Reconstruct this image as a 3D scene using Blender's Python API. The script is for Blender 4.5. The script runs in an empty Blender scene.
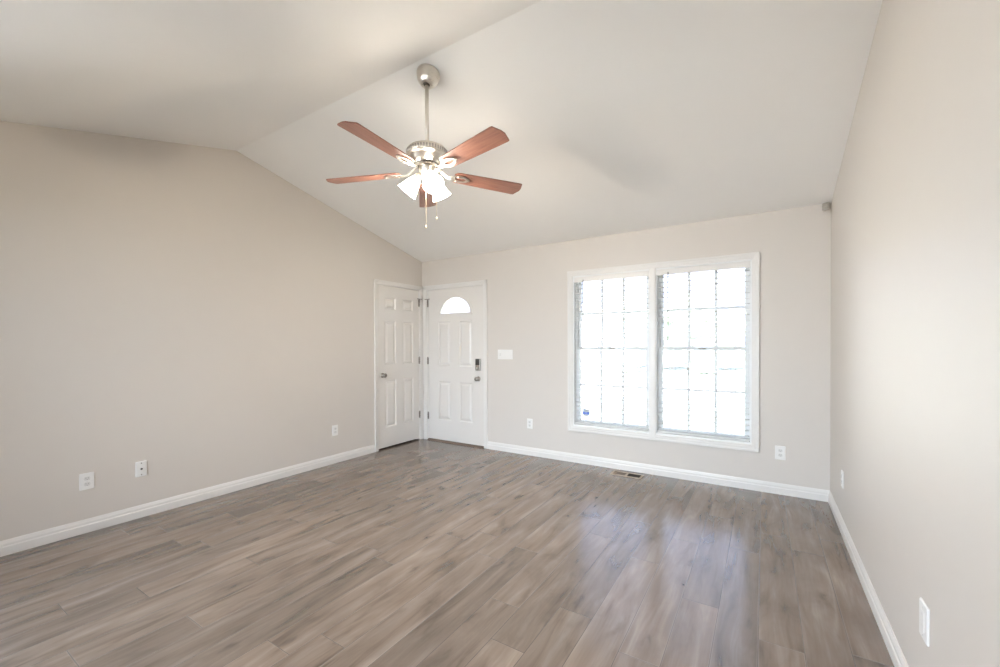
import bpy, bmesh, math, random
from mathutils import Matrix, Vector
random.seed(7)
PI = math.pi
S = bpy.context.scene
C = S.collection

# ------------------------------------------------------------------ camera
YAW, PITCH, ROLL, FPX, CY, EYE = 0.5631, -0.0102, -0.0043, 418.51, 348.69, 1.30
fw = Vector((-math.sin(YAW) * math.cos(PITCH), math.cos(YAW) * math.cos(PITCH), math.sin(PITCH)))
rt = Vector((math.cos(YAW), math.sin(YAW), 0)); up = rt.cross(fw)
r2 = rt * math.cos(ROLL) + up * math.sin(ROLL); u2 = up * math.cos(ROLL) - rt * math.sin(ROLL)
cam = bpy.data.objects.new('camera', bpy.data.cameras.new('camera')); C.objects.link(cam)
cam.matrix_world = Matrix(((r2.x, u2.x, -fw.x, 0), (r2.y, u2.y, -fw.y, 0), (r2.z, u2.z, -fw.z, EYE), (0, 0, 0, 1)))
cam.data.sensor_fit = 'HORIZONTAL'; cam.data.sensor_width = 36; cam.data.lens = 36 * FPX / 1000
cam.data.shift_y = (CY - 333.5) / 1000; cam.data.clip_start = 0.02; cam.data.clip_end = 400
S.camera = cam

# ------------------------------------------------------------------ room numbers
XL, XR, YB, YF = -4.002, 0.4585, 4.324, -0.466      # left, right, window wall, wall behind the camera
HC, RY, RZ = 2.440, 1.929, 3.046                     # eave height, ridge position and height
SL = (RZ - HC) / (YB - RY)
T = 0.14
SW = (-0.43, 0.44, 0.02, 2.10)                       # side window added in the left wall for light, out of view
REAR = (-3.6, -0.05, 2.15)                            # glazed opening added behind the camera for light: x0, x1, height

# ------------------------------------------------------------------ light: sky, exposure
SKY_FRONT, SKY_REAR = 1.4, 3.9
LAMP, BULB = 13.5, 10.0
SUN = 27.0
W = bpy.data.worlds.new('World'); S.world = W; W.use_nodes = True
nt = W.node_tree; nt.nodes.clear()
tc = nt.nodes.new('ShaderNodeTexCoord')
mr = nt.nodes.new('ShaderNodeMapRange'); mr.interpolation_type = 'SMOOTHSTEP'
mr.inputs['From Min'].default_value = 0.0; mr.inputs['From Max'].default_value = -0.7
dt = nt.nodes.new('ShaderNodeVectorMath'); dt.operation = 'DOT_PRODUCT'; dt.inputs[1].default_value = (0.5, 0.85, 0.0)
nt.links.new(tc.outputs['Generated'], dt.inputs[0]); nt.links.new(dt.outputs['Value'], mr.inputs['Value'])
mx = nt.nodes.new('ShaderNodeMix'); mx.data_type = 'RGBA'
mx.inputs['A'].default_value = (0.80 * SKY_FRONT, 0.89 * SKY_FRONT, 1.24 * SKY_FRONT, 1)
mx.inputs['B'].default_value = (0.83 * SKY_REAR, 0.965 * SKY_REAR, 1.13 * SKY_REAR, 1)
nt.links.new(mr.outputs['Result'], mx.inputs['Factor'])
bg = nt.nodes.new('ShaderNodeBackground'); wo = nt.nodes.new('ShaderNodeOutputWorld')
nt.links.new(mx.outputs['Result'], bg.inputs['Color']); nt.links.new(bg.outputs[0], wo.inputs[0])
def portal(name, cx, cy, cz, w, h, rx, rz=0):
    l = bpy.data.lights.new(name, 'AREA'); l.shape = 'RECTANGLE'; l.size = w; l.size_y = h
    l.cycles.is_portal = True
    o = bpy.data.objects.new(name, l); C.objects.link(o); o.location = (cx, cy, cz); o.rotation_euler = (rx, 0, rz)
portal('daylight_front', -0.936, YB + T + 0.05, 1.22, 1.75, 1.70, -PI / 2)
portal('daylight_rear', (REAR[0] + REAR[1]) / 2, YF - T - 0.05, REAR[2] / 2, REAR[1] - REAR[0] + .05, REAR[2] + .05, PI / 2)
sun = bpy.data.objects.new('sun', bpy.data.lights.new('sun', 'SUN')); C.objects.link(sun)     # high sun behind the house
sun.data.energy = SUN; sun.data.angle = math.radians(1.5); sun.data.color = (1.0, 0.985, 0.96); sun.rotation_euler = (math.radians(24), 0, math.radians(-8))
portal('daylight_left', XL - T - 0.05, 0.0, (SW[2] + SW[3]) / 2, SW[1] - SW[0] + .05, SW[3] - SW[2] + .05, PI / 2, -PI / 2)
vs = S.view_settings
S.display_settings.display_device = 'sRGB'
vs.view_transform = 'Standard'; vs.look = 'None'; vs.exposure = 1.50; vs.gamma = 1.0; vs.use_curve_mapping = False
cy = S.cycles
cy.max_bounces = 16; cy.diffuse_bounces = 10; cy.glossy_bounces = 6; cy.transparent_max_bounces = 24
cy.use_denoising = True; cy.sample_clamp_indirect = 4; cy.caustics_reflective = False; cy.caustics_refractive = False

# ------------------------------------------------------------------ materials
def mat(name, col, rough=0.5, metal=0.0, spec=0.5, emit=None, es=0.0):
    m = bpy.data.materials.new(name); m.use_nodes = True
    b = m.node_tree.nodes['Principled BSDF']
    b.inputs['Base Color'].default_value = (*col, 1); b.inputs['Roughness'].default_value = rough
    b.inputs['Metallic'].default_value = metal; b.inputs['Specular IOR Level'].default_value = spec
    if emit: b.inputs['Emission Color'].default_value = (*emit, 1); b.inputs['Emission Strength'].default_value = es
    return m
class NB:
    """little node-graph writer"""
    def __init__(s, m): s.t = m.node_tree; s.b = s.t.nodes['Principled BSDF']
    def put(s, v, sock):
        if hasattr(v, 'is_output'): s.t.links.new(v, sock)
        else: sock.default_value = v
    def math(s, op, a, b=0.0, c=0.0):
        n = s.t.nodes.new('ShaderNodeMath'); n.operation = op
        s.put(a, n.inputs[0]); s.put(b, n.inputs[1]); s.put(c, n.inputs[2]); return n.outputs[0]
    def coord(s, kind='Object'):
        n = s.t.nodes.new('ShaderNodeTexCoord'); x = s.t.nodes.new('ShaderNodeSeparateXYZ')
        s.t.links.new(n.outputs[kind], x.inputs[0]); return n.outputs[kind], x.outputs[0], x.outputs[1], x.outputs[2]
    def vec(s, x, y, z):
        n = s.t.nodes.new('ShaderNodeCombineXYZ'); s.put(x, n.inputs[0]); s.put(y, n.inputs[1]); s.put(z, n.inputs[2]); return n.outputs[0]
    def noise(s, v, scale, detail=3, rough=0.5, dist=0.0):
        n = s.t.nodes.new('ShaderNodeTexNoise'); s.put(v, n.inputs['Vector']); n.inputs['Scale'].default_value = scale
        n.inputs['Detail'].default_value = detail; n.inputs['Roughness'].default_value = rough; n.inputs['Distortion'].default_value = dist
        return n.outputs['Fac']
    def white(s, v):
        n = s.t.nodes.new('ShaderNodeTexWhiteNoise'); n.noise_dimensions = '3D'; s.put(v, n.inputs['Vector']); return n.outputs['Value']
    def ramp(s, f, stops):
        n = s.t.nodes.new('ShaderNodeValToRGB'); s.put(f, n.inputs[0]); e = n.color_ramp.elements
        while len(e) < len(stops): e.new(0.5)
        for q, (p, c) in zip(e, stops): q.position = p; q.color = (*c, 1) if len(c) == 3 else c
        return n.outputs[0]
    def mix(s, f, a, b, mode='MIX'):
        n = s.t.nodes.new('ShaderNodeMix'); n.data_type = 'RGBA'; n.blend_type = mode
        s.put(f, n.inputs['Factor']); s.put(a, n.inputs['A']); s.put(b, n.inputs['B']); return n.outputs['Result']
    def bump(s, h, strength, dist=0.01):
        n = s.t.nodes.new('ShaderNodeBump'); s.put(h, n.inputs['Height']); n.inputs['Strength'].default_value = strength
        n.inputs['Distance'].default_value = dist; s.t.links.new(n.outputs[0], s.b.inputs['Normal'])

def paint(name, col, rough, bump=0.05, spec=0.5):
    m = mat(name, col, rough, spec=spec); g = NB(m); v, x, y, z = g.coord()
    n = g.noise(v, 9, 2); k = g.noise(v, 420, 2)
    dark = tuple(c * 0.985 for c in col)
    g.put(g.mix(n, (*dark, 1), (*col, 1)), g.b.inputs['Base Color'])
    g.bump(k, bump, 0.002); return m
M_wall = paint('greige_wall_paint', (0.636, 0.592, 0.545), 0.46, 0.05, 0.20)
M_ceil = paint('ceiling_paint', (0.86, 0.846, 0.826), 0.75, 0.08, 0.3)
M_trim = paint('white_trim_paint', (0.74, 0.715, 0.685), 0.33, 0.02)
M_door = paint('white_door_paint', (0.72, 0.688, 0.65), 0.28, 0.03)
M_vinyl = mat('white_vinyl', (0.80, 0.80, 0.79), 0.35)
M_slat = mat('white_blind_slat', (0.88, 0.88, 0.87), 0.4)
_t = M_slat.node_tree; _m = _t.nodes.new('ShaderNodeMixShader'); _m.inputs[0].default_value = 0.35
_l = _t.nodes.new('ShaderNodeBsdfTranslucent'); _l.inputs[0].default_value = (0.88, 0.88, 0.87, 1)
_t.links.new(_t.nodes['Principled BSDF'].outputs[0], _m.inputs[1]); _t.links.new(_l.outputs[0], _m.inputs[2]); _t.links.new(_m.outputs[0], _t.nodes['Material Output'].inputs[0])
M_plate = mat('white_plate_plastic', (0.80, 0.785, 0.76), 0.35)
M_slot = mat('socket_slot', (0.26, 0.245, 0.225), 0.6)
M_knob = mat('satin_knob_nickel', (0.40, 0.36, 0.32), 0.32, 1.0)
M_facegrey = mat('receptacle_plastic', (0.68, 0.665, 0.64), 0.4)
M_nickel = mat('brushed_nickel', (0.70, 0.66, 0.60), 0.30, 1.0)
g = NB(M_nickel); v, x, y, z = g.coord(); g.put(g.math('MULTIPLY_ADD', g.noise(g.vec(g.math('MULTIPLY', x, 4), g.math('MULTIPLY', y, 4), g.math('MULTIPLY', z, 260)), 3, 2), 0.16, 0.22), g.b.inputs['Roughness'])
M_rod = mat('satin_nickel_rod', (0.80, 0.75, 0.68), 0.5, 0.85)
M_flute = mat('fluted_nickel', (0.42, 0.39, 0.36), 0.45, 0.8)
M_dark = mat('dark_metal', (0.10, 0.085, 0.07), 0.4, 0.7)
M_hinge = mat('hinge_nickel', (0.30, 0.27, 0.24), 0.45, 0.8)
M_keypad = mat('black_keypad', (0.03, 0.028, 0.026), 0.3)
M_brass = mat('pull_chain_metal', (0.52, 0.44, 0.33), 0.45, 0.8)
M_reg = mat('tan_register_metal', (0.42, 0.34, 0.27), 0.45)
M_regdk = mat('register_dark', (0.035, 0.028, 0.022), 0.7)
M_reglt = mat('register_damper', (0.21, 0.165, 0.13), 0.6)
M_thresh = mat('threshold_wood', (0.16, 0.115, 0.085), 0.5)
M_void = mat('closet_dark_paint', (0.30, 0.28, 0.26), 0.8)
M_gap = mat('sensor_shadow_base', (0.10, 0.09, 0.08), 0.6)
M_sens = mat('sensor_plastic', (0.42, 0.39, 0.35), 0.4)
M_wand = mat('clear_grey_wand', (0.20, 0.205, 0.21), 0.3)
M_cord = mat('blind_cord', (0.72, 0.72, 0.71), 0.7)
M_lead = mat('glass_caming', (0.55, 0.56, 0.57), 0.4, 0.3)
M_blue = mat('sticker_blue', (0.10, 0.18, 0.62), 0.5)
M_ltblue = mat('sticker_light_blue', (0.30, 0.40, 0.80), 0.5)
M_navy = mat('sticker_navy', (0.12, 0.13, 0.28), 0.5)
M_white = mat('sticker_white', (0.85, 0.86, 0.88), 0.5)
M_shade = mat('frosted_lamp_glass', (0.85, 0.82, 0.76), 0.4, emit=(1.0, 0.90, 0.76), es=LAMP)
M_bulb = mat('bulb_glass', (0.9, 0.9, 0.9), 0.3, emit=(1.0, 0.86, 0.66), es=LAMP)

def glass(name, tint):
    m = bpy.data.materials.new(name); m.use_nodes = True; t = m.node_tree; t.nodes.clear()
    o = t.nodes.new('ShaderNodeOutputMaterial'); mixn = t.nodes.new('ShaderNodeMixShader')
    tr = t.nodes.new('ShaderNodeBsdfTransparent'); tr.inputs[0].default_value = (*tint, 1)
    gl = t.nodes.new('ShaderNodeBsdfGlossy'); gl.inputs['Roughness'].default_value = 0.01
    fr = t.nodes.new('ShaderNodeFresnel'); fr.inputs[0].default_value = 1.45
    t.links.new(fr.outputs[0], mixn.inputs[0]); t.links.new(tr.outputs[0], mixn.inputs[1]); t.links.new(gl.outputs[0], mixn.inputs[2])
    t.links.new(mixn.outputs[0], o.inputs[0]); return m
M_glass = glass('window_glass', (0.95, 0.965, 0.97))

# floor: grey-brown vinyl planks running towards the window wall
PW, PL = 0.1665, 1.22
M_floor = mat('grey_oak_planks', (0.3, 0.24, 0.19), 0.3)
g = NB(M_floor); v, x, y, z = g.coord()
u = g.math('DIVIDE', g.math('ADD', x, 0.02 + 40 * PW), PW); row = g.math('FLOOR', u); fu = g.math('FRACT', u)
off = g.white(g.vec(row, 3.7, 1.3))
w_ = g.math('ADD', g.math('DIVIDE', g.math('ADD', y, 20.0), PL), off); cell = g.math('FLOOR', w_); fv = g.math('FRACT', w_)
rnd = g.white(g.vec(row, cell, 0.5)); rnd2 = g.white(g.vec(row, cell, 9.5))
sh = g.math('MULTIPLY', rnd, 61.0)
warp = g.math('MULTIPLY', g.math('SUBTRACT', g.noise(g.vec(g.math('MULTIPLY', x, 3.0), g.math('MULTIPLY', y, 1.6), sh), 1.0, 2), 0.5), 0.05)
xw = g.math('ADD', x, warp)
grain = g.noise(g.vec(g.math('MULTIPLY', xw, 15.0), g.math('MULTIPLY', y, 1.7), sh), 1.0, 3, 0.55, 0.6)
broad = g.noise(g.vec(g.math('MULTIPLY', xw, 6.0), g.math('MULTIPLY', y, 2.2), g.math('ADD', sh, 17.0)), 1.0, 4, 0.55, 0.6)
fine = g.noise(g.vec(g.math('MULTIPLY', xw, 120.0), g.math('MULTIPLY', y, 4.0), sh), 1.0, 3, 0.6)
base = g.ramp(grain, [(0.25, (0.094, 0.066, 0.049)), (0.42, (0.170, 0.127, 0.099)), (0.56, (0.197, 0.150, 0.119)), (0.78, (0.270, 0.216, 0.179))])
tone = g.ramp(rnd, [(0.0, (0.76, 0.755, 0.75)), (0.4, (0.96, 0.95, 0.94)), (0.7, (1.09, 1.06, 1.03)), (1.0, (0.87, 0.87, 0.88))])
col = g.mix(1.0, base, tone, 'MULTIPLY')
col = g.mix(1.0, col, g.ramp(broad, [(0.28, (0.56, 0.54, 0.52)), (0.44, (0.92, 0.915, 0.91)), (0.58, (1.05, 1.05, 1.05)), (0.76, (1.26, 1.25, 1.24))]), 'MULTIPLY')
col = g.mix(1.0, col, g.ramp(fine, [(0.25, (0.92, 0.915, 0.91)), (0.6, (1.02, 1.02, 1.02))]), 'MULTIPLY')
vo = g.t.nodes.new('ShaderNodeTexVoronoi'); vo.feature = 'F1'; vo.voronoi_dimensions = '2D'; vo.inputs['Scale'].default_value = 1.0
kw = g.math('MULTIPLY', g.math('SUBTRACT', g.noise(g.vec(g.math('MULTIPLY', x, 20.0), g.math('MULTIPLY', y, 9.0), sh), 1.0, 2), 0.5), 0.35)
g.put(g.vec(g.math('ADD', g.math('MULTIPLY_ADD', x, 4.6, sh), kw), g.math('ADD', g.math('MULTIPLY', y, 1.55), kw), 0.0), vo.inputs['Vector'])
kd = vo.outputs['Distance']
keep = g.math('GREATER_THAN', g.white(g.vec(row, cell, 4.4)), 0.35)
knot = g.math('MULTIPLY', g.ramp(kd, [(0.02, (1, 1, 1)), (0.085, (0.30, 0.30, 0.30)), (0.20, (0, 0, 0))]), keep)
col = g.mix(g.math('MULTIPLY', knot, 0.72), col, (0.070, 0.050, 0.040, 1))
eu = g.math('MULTIPLY', g.math('MINIMUM', fu, g.math('SUBTRACT', 1.0, fu)), PW)
ev = g.math('MULTIPLY', g.math('MINIMUM', fv, g.math('SUBTRACT', 1.0, fv)), PL)
edge = g.math('MINIMUM', eu, ev)
seam = g.ramp(g.math('MULTIPLY', edge, 100.0), [(0.08, (1, 1, 1)), (0.22, (0, 0, 0))])
bevel_glint = g.ramp(g.math('MULTIPLY', edge, 100.0), [(0.20, (1, 1, 1)), (0.55, (0, 0, 0))])
col = g.mix(g.math('MULTIPLY', bevel_glint, g.math('MULTIPLY', rnd2, 0.30)), col, (0.42, 0.36, 0.32, 1))  # bevel highlight painted as a lighter line along plank edges
col = g.mix(g.math('MULTIPLY', seam, 0.8), col, (0.060, 0.045, 0.036, 1))
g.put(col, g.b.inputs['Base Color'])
g.put(g.math('MULTIPLY_ADD', g.noise(g.vec(g.math('MULTIPLY', x, 9.0), g.math('MULTIPLY', y, 3.0), sh), 1.0, 3), 0.07, 0.165), g.b.inputs['Roughness'])
g.b.inputs['Specular IOR Level'].default_value = 1.0; g.b.inputs['IOR'].default_value = 1.65
g.bump(g.math('SUBTRACT', 1.0, seam), 0.25, 0.002)

# cherry fan blades
M_blade = mat('cherry_blade_wood', (0.3, 0.13, 0.08), 0.38)
g = NB(M_blade); v, x, y, z = g.coord()
gr = g.noise(g.vec(g.math('MULTIPLY', x, 6.0), g.math('MULTIPLY', y, 70.0), 0.0), 1.0, 4, 0.6, 0.5)
g.put(g.ramp(gr, [(0.3, (0.165, 0.068, 0.047)), (0.5, (0.235, 0.103, 0.072)), (0.75, (0.31, 0.145, 0.104))]), g.b.inputs['Base Color'])

# outdoors
M_lawn = mat('sunlit_lawn', (0.4, 0.42, 0.30), 0.9); g = NB(M_lawn); v, x, y, z = g.coord()
g.put(g.ramp(g.noise(v, 0.7, 4), [(0.3, (0.13, 0.14, 0.11)), (0.7, (0.17, 0.18, 0.15))]), g.b.inputs['Base Color'])
M_road = mat('pale_street', (0.58, 0.58, 0.57), 0.9)
M_bounce = mat('bounce_paving', (0.80, 0.79, 0.77), 0.9)  # pale unseen ground, added as a reflector for the side window
M_dimground = mat('dim_ground', (0.15, 0.15, 0.14), 0.9)  # unseen rear ground, kept dark to limit bounce onto the ceiling
M_siding = mat('pale_siding', (0.80, 0.80, 0.78), 0.7); g = NB(M_siding); v, x, y, z = g.coord()
g.bump(g.math('FRACT', g.math('MULTIPLY', z, 8.0)), 0.4, 0.02)
M_shingle = mat('grey_shingle', (0.45, 0.44, 0.43), 0.9)
M_hglass = mat('dark_house_window', (0.10, 0.11, 0.12), 0.2)
M_leaf = mat('washed_out_leaves', (0.3, 0.36, 0.2), 0.8); g = NB(M_leaf); v, x, y, z = g.coord()
g.put(g.ramp(g.noise(v, 2.4, 5, 0.7), [(0.3, (0.30, 0.34, 0.25)), (0.5, (0.44, 0.48, 0.38)), (0.7, (0.58, 0.60, 0.50))]), g.b.inputs['Base Color'])  # glare wash-out put into the leaf colour as paler greens
M_bark = mat('tree_bark', (0.34, 0.30, 0.26), 0.9)

# ------------------------------------------------------------------ geometry helpers
class MB:
    """collects shapes, then links them as ONE mesh object"""
    def __init__(s): s.bm = bmesh.new(); s.mats = []
    def mi(s, m):
        if m not in s.mats: s.mats.append(m)
        return s.mats.index(m)
    def face(s, pts, m, smooth=False):
        f = s.bm.faces.new([s.bm.verts.new(p) for p in pts]); f.material_index = s.mi(m); f.smooth = smooth; return f
    def box(s, x0, x1, y0, y1, z0, z1, m, bev=0.0, seg=2):
        v = [s.bm.verts.new((x, y, z)) for z in (z0, z1) for y in (y0, y1) for x in (x0, x1)]
        k = s.mi(m); fs = []
        for q in ((0, 2, 3, 1), (4, 5, 7, 6), (0, 1, 5, 4), (1, 3, 7, 5), (3, 2, 6, 7), (2, 0, 4, 6)):
            f = s.bm.faces.new([v[i] for i in q]); f.material_index = k; fs.append(f)
        if bev > 0:
            es = list({e for f in fs for e in f.edges})
            r = bmesh.ops.bevel(s.bm, geom=es, offset=bev, segments=seg, affect='EDGES', profile=0.5)
            for f in r['faces']: f.material_index = k
        return s
    def prism(s, poly, axis, a, b, m, smooth=False):
        """polygon (p,q) extruded along axis 0/1/2 from a to b; (p,q) are the other axes in order"""
        def P(p, t):
            q = list(p); q.insert(axis, t); return q
        k = s.mi(m)
        A = [s.bm.verts.new(P(p, a)) for p in poly]; B = [s.bm.verts.new(P(p, b)) for p in poly]
        n = len(poly); fs = [s.bm.faces.new(A), s.bm.faces.new(B)]
        for i in range(n):
            f = s.bm.faces.new((A[i], A[(i + 1) % n], B[(i + 1) % n], B[i])); f.smooth = smooth; fs.append(f)
        for f in fs: f.material_index = k
        return s
    def lathe(s, prof, m, seg=32, mtx=None, cap=True, smooth=True):
        """profile of (radius, height) turned about local Z"""
        k = s.mi(m); rings = []
        mtx = mtx or Matrix()
        for r, zz in prof:
            if r < 1e-6: rings.append([s.bm.verts.new(mtx @ Vector((0, 0, zz)))])
            else: rings.append([s.bm.verts.new(mtx @ Vector((r * math.cos(2 * PI * i / seg), r * math.sin(2 * PI * i / seg), zz))) for i in range(seg)])
        for A, B in zip(rings, rings[1:]):
            for i in range(seg):
                j = (i + 1) % seg
                q = [A[i], A[j], B[j], B[i]] if len(A) > 1 and len(B) > 1 else ([A[0], B[j], B[i]] if len(A) == 1 else [A[i], A[j], B[0]])
                if len(A) == 1 and len(B) == 1: continue
                f = s.bm.faces.new(q); f.material_index = k; f.smooth = smooth
        if cap:
            for R in (rings[0], rings[-1]):
                if len(R) > 1: s.bm.faces.new(R).material_index = k
        return s
    def tube(s, pts, rad, m, seg=10):
        k = s.mi(m); pts = [Vector(p) for p in pts]; rings = []
        rr = rad if isinstance(rad, (list, tuple)) else [rad] * len(pts)
        ref = Vector((0.3, 0.2, 1)).normalized()
        for i, p in enumerate(pts):
            t = (pts[min(i + 1, len(pts) - 1)] - pts[max(i - 1, 0)]).normalized()
            a = t.cross(ref)
            if a.length < 1e-3: a = t.cross(Vector((1, 0, 0)))
            a.normalize(); b = t.cross(a)
            rings.append([s.bm.verts.new(p + (a * math.cos(2 * PI * j / seg) + b * math.sin(2 * PI * j / seg)) * rr[i]) for j in range(seg)])
        for A, B in zip(rings, rings[1:]):
            for j in range(seg):
                f = s.bm.faces.new((A[j], A[(j + 1) % seg], B[(j + 1) % seg], B[j])); f.material_index = k; f.smooth = True
        for R in (rings[0], rings[-1]): s.bm.faces.new(R).material_index = k
        return s
    def band(s, outer, inner, z0, z1, m):
        """plate with a hole: matching outlines, between heights z0 and z1"""
        k = s.mi(m); n = len(outer)
        V = [[s.bm.verts.new((p[0], p[1], zz)) for p in o] for o in (outer, inner) for zz in (z0, z1)]
        o0, o1, i0, i1 = V
        for i in range(n):
            j = (i + 1) % n
            for q in ((o0[i], o0[j], i0[j], i0[i]), (o1[i], i1[i], i1[j], o1[j]), (o0[i], o1[i], o1[j], o0[j]), (i0[i], i0[j], i1[j], i1[i])):
                s.bm.faces.new(q).material_index = k
        return s
    def build(s, name, parent=None, recalc=True):
        if recalc: bmesh.ops.recalc_face_normals(s.bm, faces=s.bm.faces[:])
        me = bpy.data.meshes.new(name); s.bm.to_mesh(me); s.bm.free()
        for m in s.mats: me.materials.append(m)
        o = bpy.data.objects.new(name, me); C.objects.link(o)
        if parent: o.parent = parent
        return o
def tag(o, label=None, cat=None, group=None, kind=None):
    if label: o['label'] = label
    if cat: o['category'] = cat
    if group: o['group'] = group
    if kind: o['kind'] = kind
    return o
def root(name, label, cat, mtx, group=None, kind=None):
    o = bpy.data.objects.new(name, None); C.objects.link(o); o.empty_display_size = 0.05; o.matrix_world = mtx
    return tag(o, label, cat, group, kind)
def wall_frame(wall, s, z):
    """frame on a wall: X to the right as seen from the room, Y up, Z out of the wall"""
    if wall == 'back': r, o, p = Vector((1, 0, 0)), Vector((0, -1, 0)), Vector((s, YB, z))
    elif wall == 'left': r, o, p = Vector((0, 1, 0)), Vector((1, 0, 0)), Vector((XL, s, z))
    else: r, o, p = Vector((0, -1, 0)), Vector((-1, 0, 0)), Vector((XR, s, z))
    return Matrix(((r.x, 0, o.x, p.x), (r.y, 0, o.y, p.y), (r.z, 1, o.z, p.z), (0, 0, 0, 1)))
def copy_tree(o, parent=None):
    c = o.copy(); C.objects.link(c)
    if parent: c.parent = parent
    for ch in list(o.children): copy_tree(ch, c)
    return c

# ------------------------------------------------------------------ shell
def zc(y): return RZ - SL * abs(y - RY)
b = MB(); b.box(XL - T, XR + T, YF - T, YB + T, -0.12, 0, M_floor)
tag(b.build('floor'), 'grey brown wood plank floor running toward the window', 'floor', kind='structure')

yo = T + 0.02
b = MB()
for s in (1, -1):
    e = (YB + yo) if s > 0 else (YF - yo)
    b.prism([(RY, RZ), (e, zc(e)), (e, zc(e) + .12), (RY, RZ + .12)], 0, XL - T - .02, XR + T + .02, M_ceil)
tag(b.build('ceiling'), 'pale vaulted ceiling with two slopes meeting at a ridge', 'ceiling', kind='structure')

# openings
FD = (-3.912, -2.956, 2.052)         # front door rough opening: x0, x1, top
CD = (3.522, 4.268, 2.052)           # closet door opening: y0, y1, top
WN = (-1.779, -0.093, 0.402, 2.043)  # window opening: x0, x1, z0, z1
b = MB()
zt = HC + 0.02
b.box(XL - T, FD[0], YB, YB + T, 0, zt, M_wall); b.box(FD[0], FD[1], YB, YB + T, FD[2], zt, M_wall)
b.box(FD[1], WN[0], YB, YB + T, 0, zt, M_wall); b.box(WN[0], WN[1], YB, YB + T, 0, WN[2], M_wall)
b.box(WN[0], WN[1], YB, YB + T, WN[3], zt, M_wall); b.box(WN[1], XR + T, YB, YB + T, 0, zt, M_wall)
tag(b.build('wall_back'), 'greige wall holding the front door and the double window', 'wall', kind='structure')
b = MB()
ov = 0.03
b.prism([(SW[1], 0), (CD[0], 0), (CD[0], zc(CD[0]) + ov), (RY, RZ + ov), (SW[1], zc(SW[1]) + ov)], 0, XL - T, XL, M_wall)
b.prism([(YF - T, 0), (SW[0], 0), (SW[0], zc(SW[0]) + ov), (YF - T, zc(YF - T) + ov)], 0, XL - T, XL, M_wall)
b.box(XL - T, XL, SW[0], SW[1], 0, SW[2], M_wall); b.prism([(SW[0], SW[3]), (SW[1], SW[3]), (SW[1], zc(SW[1]) + ov), (SW[0], zc(SW[0]) + ov)], 0, XL - T, XL, M_wall)
b.prism([(CD[0], CD[2]), (CD[1], CD[2]), (CD[1], zc(CD[1]) + ov), (CD[0], zc(CD[0]) + ov)], 0, XL - T, XL, M_wall)
b.prism([(CD[1], 0), (YB, 0), (YB, zc(YB) + ov), (CD[1], zc(CD[1]) + ov)], 0, XL - T, XL, M_wall)
tag(b.build('wall_left'), 'greige gable wall holding the white closet door', 'wall', kind='structure')
b = MB()
b.prism([(YF - T, 0), (YB, 0), (YB, zc(YB) + ov), (RY, RZ + ov), (YF - T, zc(YF - T) + ov)], 0, XR, XR + T, M_wall)
tag(b.build('wall_right'), 'satin greige gable wall nearest the camera', 'wall', kind='structure')
b = MB()
b.box(XL, REAR[0], YF - T, YF, 0, zt, M_wall); b.box(REAR[0], REAR[1], YF - T, YF, REAR[2], zt, M_wall); b.box(REAR[1], XR, YF - T, YF, 0, zt, M_wall)
tag(b.build('wall_front'), 'greige wall behind the camera with a glazed opening added for daylight', 'wall', kind='structure')
# closet behind its door
b = MB(); x0, x1, y0, y1 = XL - T - .62, XL - T, 3.2, YB + T
b.box(x0, x1, y0, y1, -.05, 0, M_void); b.box(x0, x1, y0, y1, 2.3, 2.35, M_void)
b.box(x0 - .05, x0, y0, y1, -.05, 2.35, M_void); b.box(x0, x1, y0 - .05, y0, -.05, 2.35, M_void); b.box(x0, x1, y1 - .05, y1, 0, 2.3, M_void)
tag(b.build('wall_closet'), 'dark closet interior behind the white closet door', 'wall', kind='structure')

# baseboards: stepped colonial profile
BBP = [(0, 0), (0.014, 0), (0.014, 0.052), (0.0105, 0.058), (0.0105, 0.072), (0.007, 0.083), (0.004, 0.0925), (0, 0.093)]
def baseboard(name, axis, a, bb, off, sgn, label):
    m = MB(); poly = [((off + sgn * p, q)) for p, q in BBP]
    m.prism(poly, axis, a, bb, M_trim)
    tag(m.build(name), label, 'baseboard', kind='structure')
baseboard('baseboard_back', 0, -2.913, XR, YB, -1, 'white baseboard below the window')
baseboard('baseboard_left', 1, YF, 3.467, XL, 1, 'white baseboard along the wall of the closet door')
baseboard('baseboard_right', 1, YF, YB - .014, XR, -1, 'white baseboard along the wall nearest the camera')

# ------------------------------------------------------------------ doors
def casing_bars(b, x0, x1, top, w, m, left=True, right=True, bot=0.0):
    """flat colonial casing with a raised outer band and a bead, as mitred-looking bars in the wall frame"""
    def bar(ax0, ax1, ay0, ay1, inner):
        b.box(ax0, ax1, ay0, ay1, 0, 0.012, m, 0.002, 1)
    def upright(xi, s):
        for a, c, d in ((0.0, 0.30, 0.010), (0.30, 0.72, 0.0135), (0.72, 1.0, 0.018)):
            p, q = xi + s * a * w, xi + s * c * w
            b.box(min(p, q), max(p, q), bot, top + w * a if a == 0 else top + w * c, 0, d, m, 0.0015, 1)
    if left: upright(x0, -1)
    if right: upright(x1, 1)
    for a, c, d in ((0.0, 0.30, 0.010), (0.30, 0.72, 0.0135), (0.72, 1.0, 0.018)):
        b.box(x0 - w * c, x1 + w * c, top + w * a, top + w * c, 0, d, m, 0.0015, 1)

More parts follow.
